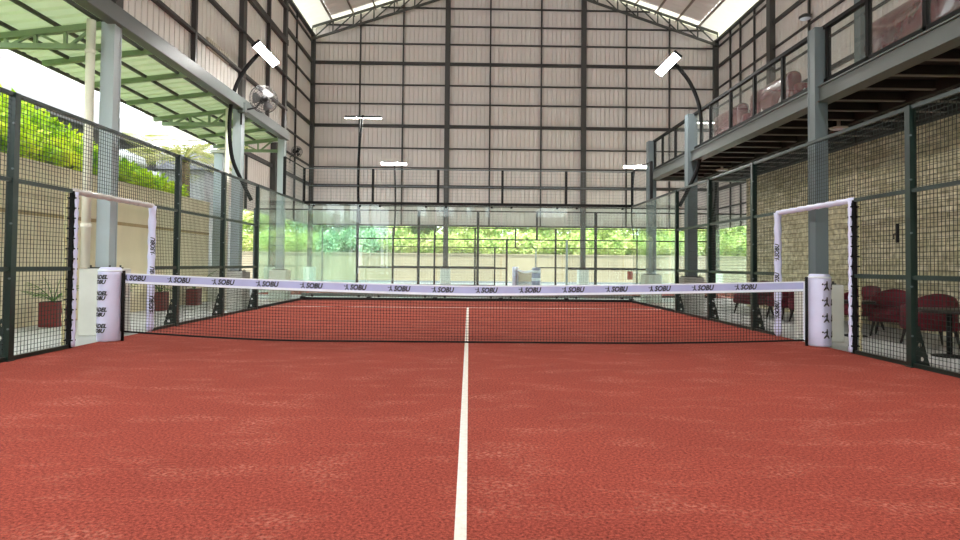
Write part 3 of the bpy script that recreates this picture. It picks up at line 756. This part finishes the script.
rl = thing('railing', 'black framed glass railing along the mezzanine edge', 'railing', (5.5, 0, 4.0))
ri = Matrix.Translation((-5.5, 0, -4))
def radd(n, mb, m, p=rl):
    o = mb.build(n, m, p); o.matrix_parent_inverse = ri; return o
ry = [9.2, 8.5, 7.42, 6.28, 5.08, 4.02, 2.96, 1.9, .9, .57, -.37, -1.42, -2.5, -3.6]
for y in ry: radd('railing_post', MB().box(5.46, 5.52, y-.03, y+.03, 3.9, 4.8), 'black')
radd('top_rail', MB().box(5.45, 5.53, -3.7, 9.3, 4.78, 4.84), 'black')
radd('lower_rail', MB().box(5.46, 5.52, -3.7, 9.3, 3.96, 4.01), 'black')
for a, b in zip(ry[1:], ry[:-1]):
    if b-a > .5: radd('glass_pane', MB().box(5.485, 5.495, a+.04, b-.04, 4.01, 4.78), 'railglass')

# ------------------------------------------------------------------ furniture
def tub_chair(mb_mat='velvet'):
    t = thing('armchair', '', 'armchair')
    MB().rbox(-.33, .33, -.30, .30, .24, .36, .05).build('seat_base', mb_mat, t, True)
    MB().rbox(-.27, .27, -.33, .22, .34, .46, .055).build('seat_cushion', mb_mat, t, True)
    # wrap-round shell: inner and outer rings, top rises to the back
    vs = []; fs = []; N = 28
    for i in range(N+1):
        a = PI*(-.12+1.24*i/N)          # from front right round the back to front left
        ca, sa = math.cos(a), math.sin(a)
        top = .57+.18*max(0, sa)**1.2
        for (r, z) in ((.40, .24), (.42, top-.05), (.40, top), (.34, top+.005), (.31, top-.05), (.31, .30)):
            vs.append((r*ca*.92, r*sa*.92-.02+(.0 if sa > 0 else 0), z))
    for i in range(N):
        for k in range(6): fs.append((6*i+k, 6*i+(k+1) % 6, 6*i+6+(k+1) % 6, 6*i+6+k))
    fs += [tuple(range(6)), tuple(reversed(range(6*N, 6*N+6)))]
    MB().add(vs, fs).build('backrest', mb_mat, t, True)
    for sx in (-1, 1):
        for sy in (-1, 1):
            MB().tube([(sx*.25, sy*.22, .25), (sx*.30, sy*.27, 0)], [.028, .016], 8).build('leg', 'wood', t, True)
    return t
chairs = [(7.0, 1.35, -.75, 'red velvet armchair left of the nearest right fence post, its lit seat facing the court'),
          (6.66, .1, 2.9, 'red velvet armchair right of the nearest right fence post, behind the round table'),
          (7.2, 2.6, -1.5, 'red velvet armchair partly hidden by the cream-edged gateway post'),
          (6.95, 3.6, -1.57, 'red velvet armchair between the padded gateway sleeve and the right net post'),
          (7.0, 4.65, -1.57, 'red velvet armchair just beyond the padded gateway sleeve on the right'),
          (6.75, 5.7, -1.4, 'farthest red velvet armchair against the stone wall, near the open end')]
c0 = tub_chair()
for i, (x, y, rz, lb) in enumerate(chairs):
    o = c0 if i == 0 else copy_tree(c0)
    o.location = (x, y, -.012); o.rotation_euler = (0, 0, -PI/2 if i != 1 else PI/2*.2); o['label'] = lb; o['group'] = 'red armchairs under the mezzanine'
    o.rotation_euler = (0, 0, rz); o.scale = (.9, .9, 1.02) if i < 2 else (1.12, 1.05, 1.05)
def table(x, y, r, h, label):
    t = thing('side_table', label, 'table', (x, y, -.012), group='dark round tables under the mezzanine')
    MB().lathe([(r-.01, h-.04), (r, h-.03), (r, h-.008), (r-.008, h)], 32).build('table_top', 'wood', t, True)
    MB().tube([(0, 0, .02), (0, 0, h-.04)], .03, 10).build('pedestal', 'black', t, True)
    MB().lathe([(.2, 0), (.2, .012), (.05, .03)], 24).build('base', 'black', t, True)
table(6.15, -.9, .42, .6, 'dark round table in front of the armchair at the right edge')
table(6.35, 1.35, .32, .58, 'dark round table beside the armchair left of the fence post')
def sofa(x, y, L, label):
    t = thing('sofa', label, 'sofa', (x, y, 3.9), PI/2, group='plastic wrapped maroon sofas on the mezzanine')
    MB().rbox(-L/2, L/2, -.38, .38, .08, .38, .06).build('base', 'maroon', t, True)
    MB().rbox(-L/2+.1, L/2-.1, .14, .42, .3, .92, .13, 4).build('backrest', 'maroon', t, True)
    for s in (-1, 1): MB().rbox(s*(L/2-.1)-.12, s*(L/2-.1)+.12, -.4, .36, .1, .66, .1, 4).build('armrest', 'maroon', t, True)
    for k in (-1, 1): MB().rbox(k*L/4-L/4+.08, k*L/4+L/4-.08, -.4, .2, .36, .52, .06).build('seat_cushion', 'maroon', t, True)
    for sx in (-1, 1):
        for sy in (-1, 1): MB().box(sx*(L/2-.12)-.03, sx*(L/2-.12)+.03, sy*.28-.03, sy*.28+.03, 0, .1).build('foot', 'wood', t)
sofa(6.45, 5.6, 1.7, 'plastic wrapped maroon sofa on the mezzanine, farthest from the railing corner column')
sofa(6.4, 3.45, 1.9, 'plastic wrapped maroon sofa on the mezzanine, just beyond the column behind the right net post')
sofa(6.4, -.7, 2.5, 'plastic wrapped maroon sofa on the mezzanine at the right edge of the view')
vs = []; fs = []; nu, nv = 26, 8
for i in range(nu+1):
    for j in range(nv+1): vs.append((-.02+.4*j/nv+random.uniform(-.03, .03), -1.0+2.0*i/nu+random.uniform(-.03, .03), .015+abs(random.gauss(.03, .09))))
fs = [(i*(nv+1)+j, (i+1)*(nv+1)+j, (i+1)*(nv+1)+j+1, i*(nv+1)+j+1) for i in range(nu) for j in range(nv)]
tag(MB().add(vs, fs).build('plastic_sheet', 'sheet', loc=(5.62, 2.3, 3.9)), 'crumpled white plastic sheet lying on the mezzanine edge', 'plastic sheet')

# ------------------------------------------------------------------ wall fittings
def wall_fan(loc, R, mount, label):
    """head at loc facing -Y and the court; mount = point on the column"""
    t = thing('wall_fan', label, 'fan', loc, group='black wall fans')
    d = Vector((.55, -.83, 0)); s = d.cross(Vector((0, 0, 1))).normalized(); u = Vector((0, 0, 1))
    pt = lambda r, a, q: s*(r*math.cos(a))+u*(r*math.sin(a))+d*q
    cg = MB()
    for r, q in ((R, 0), (R*.97, .05), (R*.85, .08), (R*.68, .1), (R*.5, .11), (R*.3, .12), (R*.97, -.05), (R*.7, -.09), (R*.4, -.1)):
        cg.tube([pt(r, 2*PI*k/28, q) for k in range(29)], .005, 5, False)
    for k in range(26):
        a = 2*PI*k/26
        cg.tube([pt(.06, a, .12), pt(R*.7, a, .1), pt(R*.97, a, .05), pt(R, a, 0)], .003, 4, False)
        cg.tube([pt(.06, a, -.1), pt(R*.7, a, -.09), pt(R, a, 0)], .003, 4, False)
    cg.build('guard', 'fan_metal', t)
    bl = MB()
    for k in range(3):
        a0 = 2*PI*k/3; vs = []
        for j in range(6):
            r = .05+(R*.85-.05)*j/5; w = .25+.35*math.sin(PI*j/6)
            vs += [pt(r, a0-w, -.03), pt(r, a0+w, .03)]
        bl.add(vs, [(2*j, 2*j+1, 2*j+3, 2*j+2) for j in range(5)])
    bl.build('blade', 'fan_metal', t, True)
    hub = MB().tube([d*.13, d*-.22], .07, 16).build('motor', 'black', t, True)
    m = Vector(mount)-Vector(loc)
    MB().tube([d*-.2, d*-.2+(m-d*-.2)*.3+Vector((0, 0, -.12)), d*-.2+(m-d*-.2)*.7+Vector((0, 0, -.1)), m+Vector((0, 0, -.06)), m+Vector((0, 0, -.42))], .022, 8).build('arm', 'black', t, True)
wall_fan((-4.92, 5.95, 5.0), .33, (-5.4, 5.83, 4.78), 'large round wall fan on a bent arm under the left lit floodlight')
wall_fan((-9.15, 23.6, 7.0), .3, (-9.5, 23.6, 6.8), 'small distant wall fan on the rear left wall')
t = thing('wall_fan', 'small white and black floodlight high on the right wall', 'fan', (14.75, 17.7, 12.2), group='black wall fans')  # unlit floodlight head rather than a fan
MB().tube([(.3, 0, .1), (0, -.05, .05)], .03, 8).build('arm', 'black', t); MB().lathe([(.1, -.1), (.26, -.06), (.26, 0), (.12, .1)], 20).build('head', 'fan_metal', t, True)
MB().lathe([(.2, -.13), (.22, -.1)], 20).build('lens', 'hem', t, True)
t = thing('wall_vent', 'pale louvred vent patch on the upper left wall', 'vent', (NX+.02, 4.62, 5.68))
MB().box(-.01, .03, -.55, .55, -.11, .11).build('frame', 'louvre', t)
lv = MB()
for k in range(12): lv.box(.03, .045, -.53+k*.09, -.53+k*.09+.05, -.09, .09)
lv.build('slat', 'louvre', t)
t = thing('switch_box', 'grey switch box on the column below the wall fan', 'switch box', (-5.36, 5.8, 4.75)); bevel(MB().box(-.09, .09, -.06, .06, -.12, .12).build('box', 'beam', t), .01)
MB().tube([(0, -.06, 0), (0, -.09, 0)], .04, 12).build('knob', 'black', t)
t = thing('gate_latch', 'small black latch on the right fence near the nearest post', 'latch', (4.97, -1.62, 1.5)); MB().box(-.012, .012, -.015, .015, -.1, .12).build('plate', 'black', t); MB().tube([(-.02, 0, 0), (-.04, 0, 0), (-.04, 0, -.06)], .007, 8).build('handle', 'black', t)

# ------------------------------------------------------------------ planting
def frond(mb, base, az, L, rise, droop, w=.03, n=8, blade=.16, leaves=9):
    d = Vector((math.cos(az), math.sin(az), 0)); s = Vector((-d.y, d.x, 0)); pts = []
    for k in range(n+1):
        u = k/n; pts.append(Vector(base)+d*(L*u)+Vector((0, 0, rise*u-droop*u*u)))
    mb.tube(pts, [w*.35*(1-.8*k/n)+.002 for k in range(n+1)], 4)
    for k in range(leaves):
        u = .2+.78*k/(leaves-1); i = min(n-1, int(u*n)); p = pts[i].lerp(pts[i+1], u*n-i); b = blade*math.sin(PI*(.15+.8*u))
        for sg in (-1, 1):
            tip = p+s*sg*b+d*b*.7+Vector((0, 0, -.25*b)); q = p+d*w
            mid = p.lerp(tip, .5)+Vector((0, 0, .06*b))
            mb.add([p, mid-d*w*.5, tip, mid+d*w*.5], [(0, 1, 2, 3)])
    return mb
def potted(label, loc, sc, seed):
    random.seed(seed)
    t = thing('potted_palm', label, 'potted plant', loc, group='oxblood planters along the garden wall')
    pm = MB().rbox(-.15*sc, .15*sc, -.15*sc, .15*sc, 0, .42*sc, .02).build('pot', 'pot', t)
    MB().box(-.14*sc, .14*sc, -.14*sc, .14*sc, .41*sc, .425*sc).build('soil', 'soil', t)
    f = MB()
    for k in range(9): frond(f, (0, 0, .42*sc), 2*PI*k/9+random.uniform(-.3, .3), random.uniform(.3, .55), random.uniform(.35, .7), random.uniform(.15, .45), .02, 7, .13, 8)
    f.build('frond', 'frond', t)
for i, (x, y, lb) in enumerate(((-6.98, 1.85, 'oxblood square planter with a small palm, behind the nearest mesh on the left'), (-6.95, 3.65, 'oxblood square planter with a small palm, just right of the left net post'),
                                (-7.0, 5.4, 'oxblood square planter with a small palm, right of the white gateway sleeve'), (-7.08, 7.3, 'oxblood square planter with a small palm, farthest along the garden wall'))):
    potted(lb, (x, y, -.012), 1.0, 20+i)

def leaves(n, fn, size, mb=None, flat=0):
    mb = mb or MB()
    for _ in range(n):
        p = Vector(fn()); a = random.uniform(0, 2*PI); e = random.uniform(-.9, 1.2)
        d = Vector((math.cos(a)*math.cos(e), math.sin(a)*math.cos(e), math.sin(e))); s = d.cross(Vector((random.gauss(0, 1), random.gauss(0, 1), random.gauss(0, 1)))).normalized()
        L = size*random.uniform(.6, 1.3); w = L*.3
        mb.add([p, p+d*L*.5+s*w, p+d*L, p+d*L*.5-s*w], [(0, 1, 2, 3)])
    return mb
random.seed(3)
bank_z = lambda x: 2.75+(-7.6-x)*.68
fall = lambda y: 1 if y < 5 else max(.15, 1-(y-5)/4.6)
bank = struct(MB().add([(-7.6, -9, 2.7), (-7.6, 9, 2.7), (-7.6, 5, 2.7), (-10.3, -9, 4.3), (-10.3, 5, 4.3), (-10.3, 9, 2.85), (-14, -9, 4.3), (-14, 5, 4.3), (-14, 9, 2.9), (-7.6, 9, -.1), (-14, 9, -.1)], [(0, 2, 4, 3), (2, 1, 5, 4), (3, 4, 7, 6), (4, 5, 8, 7), (1, 9, 10, 8, 5)]).build('hill_left', 'earth'))
def bp():
    x = -7.85-2.3*random.random()**1.2; y = random.uniform(-5, 8.6); return (x, y, 2.75+(bank_z(x)-2.75)*fall(y)+random.uniform(-.05, .42)*(.5+.5*random.random()))
tag(leaves(20000, bp, .17).build('hedge', 'bank'), 'bright yellow green hedge on the bank above the garden wall', 'hedge', kind='stuff')
def shrub_mesh(seed, n, R, m):
    random.seed(seed)
    lumps = [(random.uniform(-.7, .7)*R, random.uniform(-.4, .4)*R, random.uniform(-.3, .5)*R, R*random.uniform(.4, .65)) for _ in range(9)]
    def f():
        x, y, z, r = random.choice(lumps); a = random.uniform(0, 2*PI); c_ = random.uniform(-1, 1); s_ = math.sqrt(1-c_*c_); q = r*random.uniform(.75, 1.05)
        return (x+q*s_*math.cos(a), y+q*s_*math.sin(a), z+q*c_)
    return leaves(n, f, .26).build('shrub', m)
protos = [shrub_mesh(11, 1500, 1.25, 'shrub'), shrub_mesh(12, 1500, 1.25, 'shrub'), shrub_mesh(13, 1700, 1.35, 'shrub2'), shrub_mesh(14, 1200, 1.1, 'dark_leaf')]
used = set()
random.seed(5)
names = {0: 'yellow green leafy shrub in the row above the back retaining wall', 1: 'yellow green leafy shrub in the row above the back retaining wall', 2: 'bluish green leafy shrub left of the second court gateway above the back wall', 3: 'dark leafy shrub above the back wall left of the tall dark column'}
def place_shrub(k, x, y, z, sc):
    o = protos[k] if k not in used else protos[k].copy()
    if k in used: COL.objects.link(o)
    used.add(k); o.location = (x, y, z); o.rotation_euler = (0, 0, random.uniform(0, 6.28)); o.scale = (sc, sc, sc*random.uniform(.9, 1.15))
    tag(o, names[k], 'shrub', 'shrubs above the back retaining wall' if k < 2 else ('bluish shrubs above the back wall' if k == 2 else 'dark shrub above the back wall'))
struct(MB().add([(-24, 33.4, 1.6), (28, 33.4, 1.6), (28, 42, 3.6), (-24, 42, 3.6), (-24, 60, 3.6), (28, 60, 3.6)], [(0, 1, 2, 3), (3, 2, 5, 4)]).build('hill_back', 'earth'))
for i in range(26):
    x = -17+1.45*i; k = 2 if -11.2 < x < -5.6 else i % 2
    place_shrub(k, x, 34.4+random.uniform(-.2, .3), 2.35+random.uniform(-.1, .2), random.uniform(.75, .95))
for i in range(19):
    x = -18+2.15*i; k = 2 if -12 < x < -5.5 else (i+1) % 2
    if abs(x+3.3) > 1: place_shrub(k, x, 36.6+random.uniform(-.3, .3), 3.9+random.uniform(-.2, .3), random.uniform(1.15, 1.4))
place_shrub(3, -3.2, 35.4, 3.5, 1.1)

def palm(label, loc, H, nf, L, m, seed, lean=(0, 0)):
    random.seed(seed); t = thing('palm_tree', label, 'palm tree', loc, group=None)
    if H > .4: MB().tube([(lean[0]*k/8, lean[1]*k/8, H*k/8) for k in range(9)], [.13-.05*k/8 for k in range(9)], 10).build('trunk', 'trunk', t, True)
    f = MB()
    for k in range(nf): frond(f, (lean[0], lean[1], H), 2*PI*k/nf+random.uniform(-.2, .2), L*random.uniform(.8, 1.1), random.uniform(.4, 1.5)*L*.6, random.uniform(.4, 1.2)*L*.6, .05, 10, L*.3, 22)
    f.build('frond', m, t)
palm('sun-bleached palm on the bank beside the left column', (-9.0, 10.6, -.06), 4.3, 16, 2.0, 'bleached', 31)
palm('smaller palm with a slim trunk beyond the canopy end', (-10.7, 14.6, -.06), 5.3, 12, 1.2, 'bleached', 32)
palm('bushy palm at the foot of the dark grey roof', (-10.4, 2.9, 3.9), .3, 13, 1.0, 'bleached', 33)
# neighbours beyond the bank
nb = thing('neighbour_house', 'white house wall with a dark grey lean-to roof beyond the hedge', 'house', (-17, 3.5, -.06))
wl = MB().box(-2, 2, 0, 12.5, 0, 10.6)
for k in range(9): wl.box(2, 2.03, k*1.4+.1, k*1.4+.14, 7.6, 10.5)
wl.build('wall', 'white_wall', nb)
MB().add([(1.95, 0, 7.7), (1.95, 12.5, 7.7), (4.6, 12.5, 5.6), (4.6, 0, 5.6), (1.95, 0, 7.6), (1.95, 12.5, 7.6), (4.6, 12.5, 5.5), (4.6, 0, 5.5)], [(0, 1, 2, 3), (4, 7, 6, 5), (0, 3, 7, 4), (1, 5, 6, 2), (2, 6, 7, 3), (0, 4, 5, 1)]).build('roof', 'dark_roof', nb)
MB().box(4.1, 4.4, 0, 12.5, 0, 5.6).build('lower_wall', 'dark_roof', nb)
t = thing('garden_house', 'small pale stone outbuilding beyond the end of the garden wall', 'house', (-12.3, 17.6, 0))
MB().box(-2.2, 1.6, -1.5, 1.5, 0, 4.8).build('wall', 'rock', t); MB().add([(-2.5, -1.8, 4.8), (1.9, -1.8, 4.8), (1.9, 1.8, 4.8), (-2.5, 1.8, 4.8), (-2.5, 0, 5.8), (1.9, 0, 5.8)], [(0, 1, 5, 4), (2, 3, 4, 5), (0, 4, 3), (1, 2, 5), (0, 3, 2, 1)]).build('roof', 'dark_roof', t)
random.seed(9)
for i, (x, y, z, r) in enumerate(((-8.9, 7.2, 3.6, .5), (-9.5, 7.8, 3.7, .6), (-8.9, 8.5, 3.3, .45))):
    bm = bmesh.new(); bmesh.ops.create_icosphere(bm, subdivisions=2, radius=r)
    for v in bm.verts: v.co *= random.uniform(.85, 1.15); v.co.z *= .7
    me = bpy.data.meshes.new('boulder'); bm.to_mesh(me); bm.free(); me.materials.append(M['rock']); o = bpy.data.objects.new('boulder', me); COL.objects.link(o); o.location = (x, y, z)
    tag(o, 'pale boulder on the bank below the sun-bleached palm', 'boulder', 'pale boulders on the bank')

# ------------------------------------------------------------------ light
w = bpy.data.worlds.new('world'); bpy.context.scene.world = w; w.use_nodes = True
bg = w.node_tree.nodes['Background']; bg.inputs[0].default_value = (.88, .95, 1, 1); bg.inputs[1].default_value = 3.0
sun = bpy.data.objects.new('sun', bpy.data.lights.new('sun', 'SUN')); COL.objects.link(sun)
sun.data.energy = 6.0; sun.data.angle = .02; sun.data.color = (1, .96, .88)
sun.rotation_euler = Vector((-.22, .2, -.95)).to_track_quat('-Z', 'Y').to_euler()

# ------------------------------------------------------------------ camera
cam = bpy.data.objects.new('camera', bpy.data.cameras.new('camera')); COL.objects.link(cam); bpy.context.scene.camera = cam
F_PX, PIT, ROLL, YAW, SY = 606.331, math.radians(1.464), math.radians(.548), math.radians(1.025), -20.625
fwd = Vector((math.sin(YAW)*math.cos(PIT), math.cos(YAW)*math.cos(PIT), math.sin(PIT))); right = Vector((math.cos(YAW), -math.sin(YAW), 0)); up = right.cross(fwd)
R = right*math.cos(ROLL)+up*math.sin(ROLL); U = -right*math.sin(ROLL)+up*math.cos(ROLL)
mw = Matrix((R, U, -fwd)).transposed().to_4x4(); mw.translation = (.024, -8.533, 1.097); cam.matrix_world = mw
cam.data.sensor_width = 36; cam.data.lens = F_PX/960*36; cam.data.shift_y = SY/960; cam.data.clip_end = 300
sc = bpy.context.scene
sc.view_settings.view_transform = 'Standard'; sc.view_settings.look = 'None'; sc.view_settings.gamma = 1; sc.view_settings.use_curve_mapping = False
sc.view_settings.exposure = 1.25
sc.cycles.max_bounces = 10; sc.cycles.transparent_max_bounces = 32; sc.cycles.diffuse_bounces = 6; sc.cycles.sample_clamp_indirect = 8
